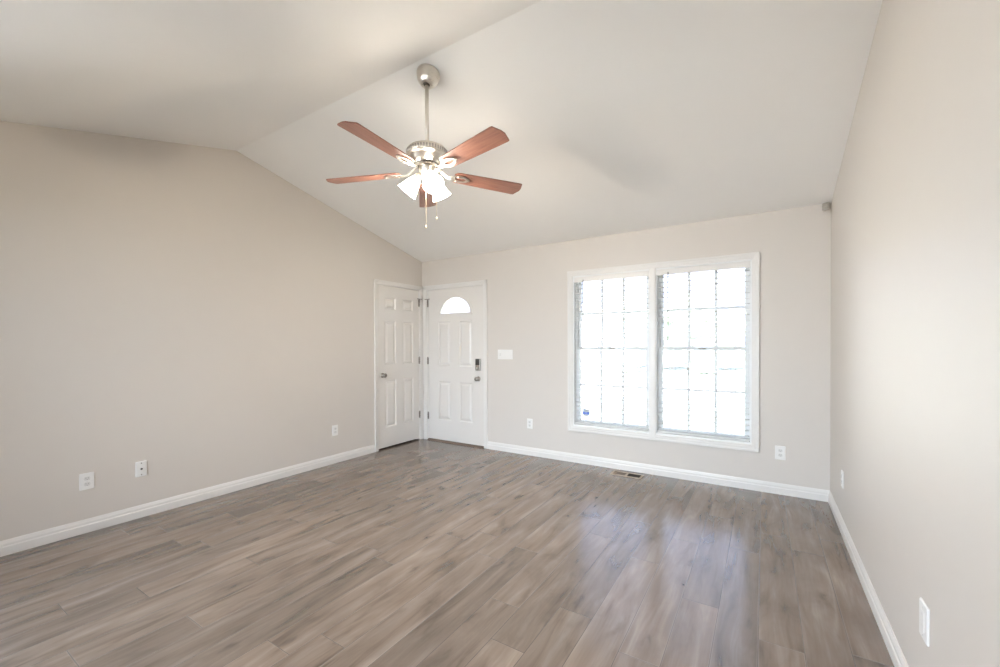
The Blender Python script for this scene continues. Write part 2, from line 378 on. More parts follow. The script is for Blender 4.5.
def nested(b, x0, x1, y0, y1, m, d=0.010):
    """a raised-and-fielded panel in the plane z=0"""
    steps = [(0, 0), (0.006, -0.001), (0.016, -d), (0.026, -d), (0.050, -0.002), (0.051, -0.002)]
    prev = None
    for ins, z in steps:
        r = [(x0 + ins, y0 + ins, z), (x1 - ins, y0 + ins, z), (x1 - ins, y1 - ins, z), (x0 + ins, y1 - ins, z)]
        if prev:
            for i in range(4): b.face([prev[i], prev[(i + 1) % 4], r[(i + 1) % 4], r[i]], m)
        prev = r
    b.face(prev, m)

def slab(b, Wd, z0, H, panels, th, m, arch=None):
    """door leaf, face at z=0, thickness to -th; grid of cuts around the panels; arch = (cx, base, half width, height)"""
    xs = sorted({0, Wd, *[p for q in panels for p in q[:2]]}); ys = sorted({z0, H, *[p for q in panels for p in q[2:]]})
    cellp = None
    if arch:
        cx, ab, hw, ah = arch; cellp = (xs[1], xs[-2], ab, ab + ah + 0.05); ys = sorted({*ys, cellp[2], cellp[3]})
    done = set()
    for z, flip in ((0, False), (-th, True)):
        for i in range(len(xs) - 1):
            for j in range(len(ys) - 1):
                a, c, e, f = xs[i], xs[i + 1], ys[j], ys[j + 1]
                mx_, my_ = (a + c) / 2, (e + f) / 2
                if arch and cellp[0] < mx_ < cellp[1] and cellp[2] < my_ < cellp[3]: continue
                hit = [p for p in panels if p[0] < mx_ < p[1] and p[2] < my_ < p[3]]
                if hit and not flip:
                    if hit[0] not in done: done.add(hit[0]); nested(b, *hit[0], m)
                    continue
                q = [(a, e, z), (c, e, z), (c, f, z), (a, f, z)]
                b.face(q[::-1] if flip else q, m)
    q = [(0, z0), (Wd, z0), (Wd, H), (0, H)]
    for i in range(4):
        p, r = q[i], q[(i + 1) % 4]
        b.face([(*p, -th), (*r, -th), (*r, 0), (*p, 0)], m)
    if arch:
        X0, X1, Y0, Y1 = cellp
        angs = sorted({PI * i / 32 for i in range(33)} | {math.atan2(Y1 - ab, X1 - cx), math.atan2(Y1 - ab, X0 - cx)})
        inn = [(cx + hw * math.cos(t), ab + ah * math.sin(t)) for t in angs]; out = []
        for t in angs:
            dx, dy = math.cos(t), math.sin(t); k = 9.0
            if dx > 1e-9: k = min(k, (X1 - cx) / dx)
            if dx < -1e-9: k = min(k, (X0 - cx) / dx)
            if dy > 1e-9: k = min(k, (Y1 - ab) / dy)
            out.append((cx + dx * k, ab + dy * k))
        for z, flip in ((0, False), (-th, True)):
            for i in range(len(angs) - 1):
                q = [(*inn[i], z), (*out[i], z), (*out[i + 1], z), (*inn[i + 1], z)]
                b.face(q[::-1] if flip else q, m)
        ring = inn + [inn[0]]
        for i in range(len(ring) - 1):
            p, r = ring[i], ring[i + 1]; b.face([(*p, 0), (*p, -th), (*r, -th), (*r, 0)], m)

def knob(parent, x, z, name='door_knob'):
    b = MB(); m4 = Matrix.Translation((x, z, 0))
    b.lathe([(0.0, 0), (0.031, 0.0), (0.031, 0.004), (0.026, 0.009), (0.013, 0.012), (0.011, 0.022), (0.015, 0.030), (0.024, 0.037), (0.0275, 0.047), (0.026, 0.056), (0.018, 0.063), (0.0, 0.065)], M_knob, 28, m4)
    b.lathe([(0.012, 0.0640), (0.010, 0.0665), (0.0, 0.0668)], M_hinge, 16, m4)
    return b.build(name, parent)
def hinge(parent, x, z, stop=0):
    b = MB()
    b.tube([(x, z - 0.046, 0.010), (x, z + 0.046, 0.010)], 0.0075, M_hinge, 10)
    b.box(x - 0.009, x + 0.009, z - 0.045, z + 0.045, -0.0005, 0.0028, M_hinge)
    for k in (-0.016, 0.016): b.box(x - .0082, x + .0082, z + k - .001, z + k + .001, 0.003, 0.0185, M_dark)
    b.lathe([(0.0, 0), (0.006, 0), (0.006, .006), (0, .008)], M_hinge, 10, Matrix.Translation((x, z + .046, .010)) @ Matrix.Rotation(-PI / 2, 4, 'X'))
    h = b.build('hinge', parent)
    if stop:
        b = MB()
        b.lathe([(0.0, 0), (0.0095, 0), (0.0095, .004), (0, .004)], M_hinge, 12, Matrix.Translation((x, z + .054, .010)) @ Matrix.Rotation(-PI / 2, 4, 'X'))
        b.tube([(x - 0.036, z + .057, .016), (x + 0.036, z + .057, .020)], 0.0050, M_hinge, 8)
        for s in (-1, 1): b.lathe([(0.0, -.004), (.0065, -.004), (.0065, .004), (0, .004)], M_hinge, 12, Matrix.Translation((x + s * .036, z + .057, .018)) @ Matrix.Rotation(PI / 2, 4, 'Y'))
        b.build('hinge_pin_stop', h)

# front door (back wall)
DX0, DX1, DZ0, DZ1 = -3.890, -2.976, 0.022, 2.040
fd = root('door_1', 'white front door with a half round fan window, keypad lock above knob', 'door', wall_frame('back', DX0, 0), kind='structure')
dw = DX1 - DX0
pan = []
for a, c in ((0.170, 0.385), (0.527, 0.742)):
    pan += [(a, c, 0.292, 0.812), (a, c, 1.010, 1.612)]
b = MB(); slab(b, dw, DZ0, DZ1, pan, 0.044, M_door, (0.4685, 1.712, 0.252, 0.208)); lf = b.build('leaf', fd)
lf.location.z = -0.003
b = MB(); casing_bars(b, -0.022, dw + 0.006, 2.046, 0.058, M_trim); b.build('casing', fd)
b = MB()   # jamb lining
b.box(-0.021, -0.003, 0, 2.051, -T, 0.0, M_trim); b.box(dw + 0.003, dw + 0.019, 0, 2.051, -T, 0.0, M_trim); b.box(-0.021, dw + 0.019, 2.043, 2.0515, -T, 0, M_trim)
b.box(-0.003, 0.010, 0.02, 2.043, -T, -0.05, M_trim); b.box(dw - 0.010, dw + 0.003, 0.02, 2.043, -T, -0.05, M_trim); b.box(-0.003, dw + .003, 2.03, 2.043, -T, -0.05, M_trim)
b.build('jamb', fd)
b = MB(); b.prism([(0.0, -T), (0.0, 0.030), (0.006, 0.030), (0.018, 0.008), (0.020, -0.02), (0.020, -T)], 0, -0.003, dw + .003, M_thresh)
b.build('threshold', fd)
# fan-lite: moulded frame, glass, caming
acx, ab_, ahw, aah = 0.4685, 1.712, 0.252, 0.208
def arch_out(k):
    return [(acx + (ahw + k) * math.cos(PI * i / 40), ab_ + (aah + k) * math.sin(PI * i / 40)) for i in range(41)] + [(acx - ahw - k, ab_ - k), (acx + ahw + k, ab_ - k)]
b = MB(); b.band(arch_out(0.024), arch_out(-0.004), -0.003, 0.006, M_door); b.band(arch_out(0.014), arch_out(-0.004), 0.006, 0.012, M_door); fr_ = b.build('fan_window_frame', fd)
b = MB(); o_ = arch_out(-0.001); b.prism([(p[0], p[1]) for p in o_], 2, -0.028, -0.020, M_glass); b.build('fan_window_glass', fr_)
b = MB()
def arcl(k, z=-0.0185): return [(acx + ahw * k * math.cos(PI * i / 24), ab_ + aah * k * math.sin(PI * i / 24), z) for i in range(25)]
b.tube(arcl(0.86), 0.0016, M_lead, 6); b.tube(arcl(0.34), 0.002, M_lead, 6)
for t in (0.22, 0.38, 0.5, 0.62, 0.78):
    b.tube([(acx + ahw * .34 * math.cos(PI * t), ab_ + aah * .34 * math.sin(PI * t), -.0185), (acx + ahw * .86 * math.cos(PI * t), ab_ + aah * .86 * math.sin(PI * t), -.0185)], 0.0018, M_lead, 6)
for t0 in (0.30, 0.70):
    for s in (-1, 1): b.tube([(acx + ahw * .45 * math.cos(PI * (t0 - s * .07)), ab_ + aah * .45 * math.sin(PI * (t0 - s * .07)), -.0185), (acx + ahw * .82 * math.cos(PI * (t0 + s * .08)), ab_ + aah * .82 * math.sin(PI * (t0 + s * .08)), -.0185)], 0.0018, M_lead, 6)
b.build('caming', fr_)
knob(fd, 0.838, 0.866)
b = MB(); b.box(0.802, 0.876, 0.972, 1.122, 0, 0.022, M_knob, 0.006); kp = b.build('keypad_lock', fd)
b = MB(); b.box(0.808, 0.870, 1.042, 1.117, 0.0225, 0.026, M_keypad, 0.002)
for r_ in range(3):
    for c_ in range(4): b.lathe([(0, .026), (.0045, .026), (.0045, .0268), (0, .0268)], M_dark, 10, Matrix.Translation((0.818 + c_ * .014, 1.060 + r_ * .018, 0)))
b.build('keypad', kp)
b = MB(); b.lathe([(0, 0.022), (0.017, 0.022), (0.016, 0.030), (0.0, 0.031)], M_hinge, 20, Matrix.Translation((0.839, 1.003, 0)))
b.box(0.835, 0.843, 0.988, 1.018, 0.030, 0.043, M_nickel, 0.002); b.build('thumb_turn', kp)
for i, z in enumerate((1.862, 1.080, 0.332)): hinge(fd, -0.003, z, i == 0)

# closet door (left wall)
CY0, CY1 = 3.540, 4.256
cd = root('door_2', 'white six panel closet door with a round knob', 'door', wall_frame('left', CY0, 0), kind='structure')
cw = CY1 - CY0
pan = []
for a, c in ((0.105, 0.302), (0.414, 0.611)):
    pan += [(a, c, 0.262, 0.862), (a, c, 1.050, 1.607), (a, c, 1.745, 1.897)]
b = MB(); slab(b, cw, 0.020, 2.040, pan, 0.035, M_door); lf = b.build('leaf', cd); lf.location.z = -0.002
b = MB(); casing_bars(b, -0.010, cw + 0.009, 2.047, 0.053, M_trim); b.build('casing', cd)
b = MB()
b.box(-0.0175, -0.003, 0, 2.051, -T, 0.0, M_trim); b.box(cw + 0.003, cw + 0.0115, 0, 2.051, -T, 0.0, M_trim); b.box(-0.0175, cw + 0.0115, 2.043, 2.0515, -T, 0, M_trim)
b.box(-0.003, 0.010, 0.0, 2.043, -T, -0.042, M_trim); b.box(cw - 0.010, cw + 0.003, 0.0, 2.043, -T, -0.042, M_trim); b.box(-0.003, cw + .003, 2.03, 2.043, -T, -0.042, M_trim)
b.build('jamb', cd)
knob(cd, 0.066, 0.922)
for i, z in enumerate((1.868, 1.085, 0.345)): hinge(cd, cw + 0.002, z, i == 0)

# ------------------------------------------------------------------ window
wx0, wx1, wz0, wz1 = WN
wr = root('window_1', 'white double hung double window with grilles', 'window', wall_frame('back', wx0, 0), kind='structure')
ww = wx1 - wx0
MC = 0.843                                       # mullion centre in the window frame
b = MB()
cwid = 0.057
for a, c, d in ((0.0, 0.28, 0.010), (0.28, 0.70, 0.014), (0.70, 1.0, 0.020)):
    A, B_ = a * cwid, c * cwid
    b.box(-B_, -A, wz0 - B_, wz1 + B_, 0, d, M_trim, 0.0015, 1); b.box(ww + A, ww + B_, wz0 - B_, wz1 + B_, 0, d, M_trim, 0.0015, 1)
    b.box(-A, ww + A, wz1 + A, wz1 + B_, 0, d, M_trim, 0.0015, 1); b.box(-A, ww + A, wz0 - B_, wz0 - A, 0, d, M_trim, 0.0015, 1)
b.build('casing', wr)
b = MB(); b.box(MC - 0.032, MC + 0.032, wz0 - 0.050, wz1 + 0.004, -0.004, 0.013, M_trim, 0.003, 2)
b.box(MC - 0.022, MC + 0.022, wz0 - 0.050, wz1 + 0.004, 0.013, 0.017, M_trim, 0.0015, 1)
b.box(MC - 0.026, MC + 0.026, wz0, wz1, -T, -0.004, M_trim); b.build('mullion', wr)
units = ((0.0, MC - 0.026), (MC + 0.026, ww))
for ux0, ux1 in units:
    b = MB(); f = 0.012                                    # jamb liner and vinyl frame
    b.box(ux0, ux0 + f, wz0, wz1, -T, -0.0005, M_vinyl); b.box(ux1 - f, ux1, wz0, wz1, -T, -0.0005, M_vinyl)
    b.box(ux0 + f, ux1 - f, wz1 - f, wz1, -T, -0.0005, M_vinyl); b.box(ux0 + f, ux1 - f, wz0, wz0 + f + .006, -T, -0.0005, M_vinyl)
    b.box(ux0 + f, ux0 + f + .014, wz0 + f + .006, wz1 - f, -T, -0.068, M_vinyl); b.box(ux1 - f - .014, ux1 - f, wz0 + f + .006, wz1 - f, -T, -0.068, M_vinyl)
    b.build('frame', wr)
    for which in ('lower', 'upper'):
        z0, z1 = (wz0 + 0.018, 1.268) if which == 'lower' else (1.236, wz1 - f)
        zo = -0.072 if which == 'lower' else -0.104
        sx0, sx1 = ux0 + f + .0145, ux1 - f - .0145
        st = 0.030
        br = 0.044 if which == 'lower' else 0.030
        tr_ = 0.030
        b = MB()
        b.box(sx0, sx0 + st, z0, z1, zo - .028, zo, M_vinyl, 0.002, 1); b.box(sx1 - st, sx1, z0, z1, zo - .028, zo, M_vinyl, 0.002, 1)
        b.box(sx0 + st, sx1 - st, z0, z0 + br, zo - .028, zo, M_vinyl, 0.002, 1); b.box(sx0 + st, sx1 - st, z1 - tr_, z1, zo - .028, zo, M_vinyl, 0.002, 1)
        sh_ = b.build('sash', wr)
        gx0, gx1, gz0, gz1 = sx0 + st, sx1 - st, z0 + br, z1 - tr_
        b = MB(); b.box(gx0 - .004, gx1 + .004, gz0 - .004, gz1 + .004, zo - .018, zo - .014, M_glass); b.build('glass', sh_)
        b = MB()
        for k in (1, 2):
            xx = gx0 + (gx1 - gx0) * k / 3; b.box(xx - .0130, xx + .0130, gz0, gz1, zo - .0135, zo - .006, M_vinyl, 0.002, 1)
        zz = (gz0 + gz1) / 2; b.box(gx0, gx1, zz - .0130, zz + .0130, zo - .0130, zo - .0065, M_vinyl, 0.002, 1)
        b.build('grille', sh_)
        if which == 'lower':
            xm = (gx0 + gx1) / 2; b = MB()
            b.box(xm - .032, xm + .032, z1 - .022, z1 - .008, zo + .0005, zo + .010, M_hinge, 0.003); b.box(xm - .012, xm + .022, z1 - .017, z1 - .010, zo + .010, zo + .018, M_hinge, 0.002)
            b.build('sash_lock', sh_)
            LG = (gx0, gz0, zo)
            if ux0 == 0.0: STK = (gx0 + 0.018, gz0 + 0.028, zo - .0135)

# small shield sticker on the lower left pane
st = root('window_sticker', 'small blue and white shield sticker low on the window glass', 'sticker', wall_frame('back', wx0, 0) @ Matrix.Translation(STK))
def flat(pts, z, m, b): b.prism(pts, 2, z, z + 0.0004, m)
b = MB(); flat([(0, .090), (.088, .090), (.088, .030), (.044, .0), (0, .030)], 0, M_white, b); b.build('sticker_backing', st)
b = MB(); flat([(.004, .086), (.084, .086), (.084, .079), (.004, .079)], .0005, M_navy, b)
flat([(.006, .064), (.082, .064), (.082, .032), (.006, .032)], .0005, M_blue, b); flat([(.026, .056), (.056, .056), (.062, .044), (.030, .042)], .001, M_ltblue, b)
flat([(.030, .020), (.058, .020), (.044, .008)], .0005, M_facegrey, b); b.build('sticker_print', st)

# ------------------------------------------------------------------ blinds
def make_blind(ux0, ux1, label):
    r = root('window_blind', label, 'blind', wall_frame('back', wx0 + ux0, 0), 'white slatted window blinds')
    L = ux1 - ux0; e = 0.016
    b = MB(); b.box(e, L - e, wz1 - 0.060, wz1 - 0.014, -0.058, -0.012, M_slat, 0.002, 1)
    b.box(e - .003, L - e + .003, wz1 - 0.070, wz1 - 0.0135, -0.0115, -0.002, M_trim, 0.002, 1); b.build('head_rail', r)
    b = MB(); top, bot, n = wz1 - 0.088, wz0 + 0.062, 31
    zs = [top + (bot - top) * i / (n - 1) for i in range(n)]
    for z in zs:
        dz = 0.0010
        prof = [(-0.060, z - .0009 - dz), (-0.035, z + .0002), (-0.010, z - .0009 + dz), (-0.010, z + .0009 + dz), (-0.035, z + .0020), (-0.060, z + .0009 - dz)]
        b.prism([(q, p) for p, q in prof], 0, e, L - e, M_slat)      # (y=up, z=out)
    b.build('slats', r)
    b = MB(); b.box(e, L - e, wz0 + 0.021, wz0 + 0.040, -0.060, -0.010, M_slat, 0.003, 1); b.build('bottom_rail', r)
    for x in (0.13, L / 2, L - 0.13):
        b = MB()
        for zo in (-.0620, -.0085): b.tube([(x, wz0 + .03, zo), (x, wz1 - .05, zo)], 0.0009, M_cord, 5)
        b.build('ladder_cord', r)
    b = MB(); b.tube([(0.118, wz1 - .045, -.002), (0.118, wz1 - .075, .0065), (0.118, 1.345, .0065)], 0.0055, M_wand, 8)
    b.lathe([(0, 0), (.006, .002), (.007, .016), (.0055, .03), (0, .03)], M_wand, 10, Matrix.Translation((0.118, 1.325, .0065)) @ Matrix.Rotation(-PI / 2, 4, 'X')); b.build('tilt_wand', r)
    return r
make_blind(*units[0], 'open white slatted blind in the window half nearer the front door')
make_blind(*units[1], 'open white slatted blind in the window half farther from the front door')

# ------------------------------------------------------------------ wall plates
def rounded(w, h, r, n=5):
    o = []
    for cx_, cy_, a0 in ((w - r, h - r, 0), (-w + r, h - r, PI / 2), (-w + r, -h + r, PI), (w - r, -h + r, 1.5 * PI)):
        for i in range(n): t = a0 + PI / 2 * i / (n - 1); o.append((cx_ + r * math.cos(t), cy_ + r * math.sin(t)))
    return o
def plate(r, w, h, th=0.006):
    b = MB(); k = b.mi(M_plate); rings = []
    for ins, z in ((0, 0.0), (0, th * .45), (0.003, th)):
        rings.append([b.bm.verts.new((x, y, z)) for x, y in rounded(w / 2 - ins, h / 2 - ins, 0.005)])
    for A, B_ in zip(rings, rings[1:]):
        for i in range(len(A)): b.bm.faces.new((A[i], A[(i + 1) % len(A)], B_[(i + 1) % len(A)], B_[i]))
    b.bm.faces.new(rings[-1]); b.bm.faces.new(rings[0][::-1]); return b.build('faceplate', r)
def screw(r, x, y, m=M_hinge, rad=0.0032):
    b = MB(); b.lathe([(0, .0055), (rad, .0055), (rad * .9, .0070), (0, .0074)], m, 12, Matrix.Translation((x, y, 0))); b.box(x - rad * .7, x + rad * .7, y - .0005, y + .0005, .0072, .0076, M_slot); return b.build('screw', r)
def make_outlet(wall, s, z, label, group=None, kind='duplex', w=0.070, h=0.115):
    r = root('wall_outlet', label, 'outlet', wall_frame(wall, s, z), group)
    plate(r, w, h)
    if kind == 'duplex':
        for sy in (-1, 1):
            b = MB(); cy_ = sy * .0195
            o = [(.0165 * math.cos(t), cy_ + max(-.0125, min(.0125, .0172 * math.sin(t)))) for t in [2 * PI * i / 24 for i in range(24)]]
            b.prism(o, 2, .0055, .0075, M_facegrey)
            for sx_, hh in ((-.0062, .0042), (.0062, .0035)): b.box(sx_ - .0011, sx_ + .0011, cy_ + .003 - hh, cy_ + .003 + hh, .0074, .0078, M_slot)
            b.lathe([(0, .0074), (.0024, .0074), (.0024, .0078), (0, .0078)], M_slot, 10, Matrix.Translation((0, cy_ - .0075, 0)))
            b.build('receptacle', r)
        screw(r, 0, 0, M_plate)
    elif kind == 'decora':
        b = MB(); b.box(-.0165, .0165, -.033, .033, .0055, .0078, M_plate, .001, 1)
        for sy in (-1, 1):
            for sx_, hh in ((-.0062, .0042), (.0062, .0035)): b.box(sx_ - .0008, sx_ + .0008, sy * .019 + .003 - hh, sy * .019 + .003 + hh, .0077, .0080, M_facegrey)
        b.build('receptacle', r); screw(r, 0, .0475, M_plate); screw(r, 0, -.0475, M_plate)
    else:
        b = MB(); b.lathe([(0, .0055), (.0075, .0055), (.0075, .009), (.0048, .0095), (.0048, .016), (.002, .016), (.002, .012), (0, .012)], M_dark, 6, cap=False); b.build('cable_jack', r)
        screw(r, 0, .043, M_dark, .0042); screw(r, 0, -.043, M_dark, .0042)
    return r
make_outlet('left', 0.922, 0.357, 'white duplex outlet on the left wall nearest the camera', w=0.077)
make_outlet('left', 1.224, 0.367, 'white cable jack plate with three dark dots on left wall', kind='cable')
make_outlet('left', 2.923, 0.360, 'white duplex outlet on the left wall near the closet door')
make_outlet('back', -2.320, 0.370, 'white duplex outlet between the front door and the window')
make_outlet('back', 0.119, 0.357, 'white duplex outlet between the window and the corner', w=0.076, h=0.118)
make_outlet('right', 3.686, 0.362, 'white duplex outlet on right wall near the far corner')
make_outlet('right', 1.938, 0.364, 'large white outlet plate on right wall close to the camera', kind='decora', w=0.084, h=0.124)
# switch plate with a dimmer at the left and paddles
sw = root('light_switch', 'wide white switch plate with one toggle beside front door', 'light switch', wall_frame('back', -2.654, 1.178))
plate(sw, 0.210, 0.117)
b = MB(); b.box(-.0795, -.0595, -.015, .015, .0055, .0075, M_facegrey, .001, 1); tg = b.build('toggle_bezel', sw)
b = MB(); b.prism([(-.006, .006), (.006, .006), (.012, .018), (.004, .019)], 0, -.0735, -.0655, M_plate); b.build('toggle', tg)
for x in (-.023, .023, .069):
    b = MB(); b.box(x - .0165, x + .0165, -.033, .033, .0055, .0080, M_plate, .0012, 1); b.build('rocker', sw)

# ------------------------------------------------------------------ floor register
rg = root('floor_register', 'tan metal floor register by the baseboard under the window', 'floor register', Matrix.Translation((-1.150, 4.170, 0)))
b = MB(); hw_, hd = 0.150, 0.070; iw, idp = 0.130, 0.047
b.box(-hw_, hw_, -hd, -idp, 0, .006, M_reg, .002, 1); b.box(-hw_, hw_, idp, hd, 0, .006, M_reg, .002, 1)
b.box(-hw_, -iw, -idp, idp, 0, .006, M_reg, .002, 1); b.box(iw, hw_, -idp, idp, 0, .006, M_reg, .002, 1); b.box(-.010, .010, -idp, idp, 0, .006, M_reg, .001, 1)
b.build('register_frame', rg)
b = MB(); b.box(-iw, -.010, -idp, idp, 0.0003, 0.0015, M_reglt); b.box(.010, iw, -idp, idp, 0.0003, 0.0015, M_regdk); b.build('damper', rg)
b = MB()
for k in range(7):
    y = -idp + (k + .5) * 2 * idp / 7
    b.box(-iw, -.010, y - .0022, y + .0022, .0015, .0050, M_reglt); b.box(.010, iw, y - .0010, y + .0010, .0015, .0048, M_regdk)
b.build('louvers', rg)

# ------------------------------------------------------------------ corner motion sensor
ms = root('motion_sensor', 'tiny off white motion sensor at the ceiling in the corner', 'motion sensor', Matrix.Translation((0.424, YB - .030, 2.408)) @ Matrix.Rotation(math.radians(-38), 4, 'Z'))
b = MB(); b.box(-.022, .022, -.020, .016, -.032, .028, M_sens, .008, 3); b.build('sensor_body', ms)
b = MB(); b.lathe([(0.0, 0), (.016, 0), (.014, .008), (.008, .013), (0, .014)], M_sens, 20, Matrix.Translation((0, -.0195, 0)) @ Matrix.Rotation(PI / 2, 4, 'X')); b.build('sensor_lens', ms)
b = MB(); b.box(-.014, .014, .016, .028, -.022, .020, M_gap, .003, 1); b.build('shadow_gap', ms)  # dark block standing for the shaded gap behind the sensor

# ------------------------------------------------------------------ ceiling fan
FX, FY = -1.803, 2.004
fz = zc(FY)
fan = root('ceiling_fan', 'brushed nickel ceiling fan with five cherry blades and three lit lamps', 'ceiling fan', Matrix.Translation((FX, FY, fz)))
Z = lambda z: z - fz
b = MB(); tilt = math.atan(SL)
m4 = Matrix.Rotation(-tilt, 4, 'X')          # canopy axis square to the slope
m4 = Matrix.Translation((0, 0.018, -0.0045)) @ m4
b.lathe([(0, 0), (.071, 0), (.0735, -.006), (.0735, -.018), (.0705, -.022), (.0695, -.036), (.066, -.040), (.063, -.056), (.053, -.072), (.040, -.085), (.030, -.090), (.024, -.090), (.022, -.080)], M_nickel, 40, m4, cap=False); b.build('canopy', fan)
b = MB(); b.lathe([(0, -.066), (.019, -.066), (.0225, -.074), (.021, -.086), (.014, -.093), (0, -.093)], M_dark, 24, m4); b.build('hanger_ball', fan)
b = MB(); b.lathe([(0, -.085), (.0118, -.085), (.0118, Z(2.545)), (0, Z(2.545))], M_rod, 20); b.build('downrod', fan)
b = MB()
b.lathe([(0, Z(2.566)), (.020, Z(2.566)), (.024, Z(2.552)), (.060, Z(2.550)), (.098, Z(2.543)), (.116, Z(2.535)), (.123, Z(2.527)), (.126, Z(2.520)), (.126, Z(2.493)), (.122, Z(2.487)),
         (.112, Z(2.484)), (.104, Z(2.476)), (.096, Z(2.462)), (.080, Z(2.446)), (.062, Z(2.438)), (.058, Z(2.434)), (0, Z(2.434))], M_nickel, 64)
for i in range(44):                                           # fluted band
    a = 2 * PI * i / 44
    b.lathe([(0, Z(2.497)), (.0052, Z(2.497)), (.0052, Z(2.518)), (0, Z(2.518))], M_flute, 8, Matrix.Translation((.1255 * math.cos(a), .1255 * math.sin(a), 0)))
b.build('motor_housing', fan)
b = MB(); b.lathe([(0, Z(2.440)), (.070, Z(2.438)), (.072, Z(2.430)), (.066, Z(2.423)), (0, Z(2.421))], M_dark, 40); b.build('flywheel', fan)

def iron(parent):
    b = MB(); n = 28
    out = []; inn = []
    for i in range(n):
        t = 2 * PI * i / n; c, s = math.cos(t), math.sin(t)
        out.append((.222 + .066 * c, (.036 - .006 * c) * s * (1 if c < .3 else 1 - .35 * (c - .3))))
        inn.append((.224 + .040 * c, .016 * s))
    b.band(out, inn, -.0115, -.0060, M_nickel)
    for x, y in ((.200, .0235), (.200, -.0235), (.276, 0)): b.lathe([(0, -.0155), (.005, -.0145), (.005, -.011), (0, -.011)], M_nickel, 10, Matrix.Translation((x, y, 0)))
    # curved arm down from the flywheel and out to the plate
    path = [(.052, .034), (.080, .030), (.104, .014), (.126, -.006), (.150, -.010), (.170, -.0095)]; hwid = [.017, .016, .013, .011, .013, .020]
    k = b.mi(M_nickel); rings = []
    for (x, z), hh in zip(path, hwid): rings.append([b.bm.verts.new(p) for p in ((x, -hh, z - .004), (x, hh, z - .004), (x, hh, z + .004), (x, -hh, z + .004))])
    for A, B_ in zip(rings, rings[1:]):
        for j in range(4): f = b.bm.faces.new((A[j], A[(j + 1) % 4], B_[(j + 1) % 4], B_[j])); f.material_index = k
    for R_ in (rings[0], rings[-1]): b.bm.faces.new(R_).material_index = k
    return b.build('blade_iron', parent)
BP = math.radians(-10.5); A0 = math.radians(-84.56)
outline = [(.176, -.034), (.190, -.050), (.215, -.056), (.45, -.064), (.640, -.069), (.654, -.067), (.672, -.016), (.674, .012), (.653, .067), (.640, .069), (.45, .064), (.215, .056), (.190, .050), (.176, .034)]
droop = [0.0, 0.010, 0.0, 0.0, -0.018]
first = None
for k in range(5):
    if first is None:
        b = MB(); b.prism(outline, 2, -.003, .003, M_blade); bl = b.build('blade', fan); iron(bl); first = bl
    else: bl = copy_tree(first, fan)
    bl.matrix_local = Matrix.Translation((0, 0, Z(2.391))) @ Matrix.Rotation(A0 + k * 2 * PI / 5, 4, 'Z') @ Matrix.Rotation(-math.atan(droop[k] / .66), 4, 'Y') @ Matrix.Rotation(BP, 4, 'X')

lk_b = MB()
lk_b.lathe([(0, Z(2.424)), (.050, Z(2.424)), (.052, Z(2.418)), (.050, Z(2.412)), (.049, Z(2.388)), (.046, Z(2.382)), (.040, Z(2.372)), (.034, Z(2.352)), (.022, Z(2.338)), (.010, Z(2.332)), (.008, Z(2.324)), (0, Z(2.321))], M_nickel, 40)
lk = lk_b.build('light_kit', fan)
for az in (-32.7, 87.3, -152.7):
    a = math.radians(az); tl = math.radians(38)
    out = Vector((math.cos(a), math.sin(a), 0)); axis = out * math.sin(tl) + Vector((0, 0, -math.cos(tl)))
    neck = out * .058 + Vector((0, 0, Z(2.366)))
    m4 = Matrix.Translation(neck) @ axis.to_track_quat('Z', 'Y').to_matrix().to_4x4()
    b = MB(); b.tube([out * .030 + Vector((0, 0, Z(2.376))), out * .044 + Vector((0, 0, Z(2.379))), neck - axis * .012], .0085, M_nickel, 10)
    b.lathe([(0, -.020), (.014, -.019), (.021, -.010), (.025, .006), (.0265, .014), (.024, .014), (.0, .004)], M_nickel, 24, m4); b.build('lamp_arm', lk)
    b = MB()
    pr = [(.0225, .006), (.024, .016), (.031, .030), (.040, .048), (.0465, .070), (.052, .092), (.0585, .110), (.065, .122)]
    b.lathe(pr + [(.0630, .1225)] + [(r - .003, z) for r, z in pr[::-1][1:]], M_shade, 36, m4, cap=False); b.build('lamp_shade', lk)
    b = MB(); b.lathe([(0, .012), (.012, .014), (.013, .030), (.020, .046), (.024, .062), (.020, .078), (.010, .086), (0, .088)], M_bulb, 20, m4); b.build('bulb', lk)
    pl = bpy.data.lights.new('bulb_light', 'POINT'); pl.energy = BULB; pl.shadow_soft_size = 0.018; pl.color = (1.0, 0.88, 0.70)
    po = bpy.data.objects.new('bulb_light', pl); C.objects.link(po); po.location = Vector((FX, FY, fz)) + neck + axis * 0.108
# pull chains with end bobs
def chain(lat, dist, z0, z1):
    p = Vector((-math.sin(YAW), math.cos(YAW), 0)) * dist + rt * lat - Vector((FX, FY, 0))
    b = MB(); p0 = p * 0.6 if p.length > .04 else p
    b.tube([(p.x, p.y, Z(z0)), (p.x, p.y, Z(z1))], 0.0016, M_brass, 6)
    n = int((z0 - z1) / .012)
    for i in range(n): b.lathe([(0, -.0022), (.0022, 0), (0, .0022)], M_brass, 6, Matrix.Translation((p.x, p.y, Z(z0 - i * .012))))
    b.lathe([(0, -.020), (.0028, -.017), (.0034, -.008), (.002, 0), (0, 0)], M_brass, 12, Matrix.Translation((p.x, p.y, Z(z1)))); b.build('pull_chain', fan)
chain(-.4585, 2.625, 2.345, 2.045)
chain(-.4020, 2.690, 2.360, 2.118)

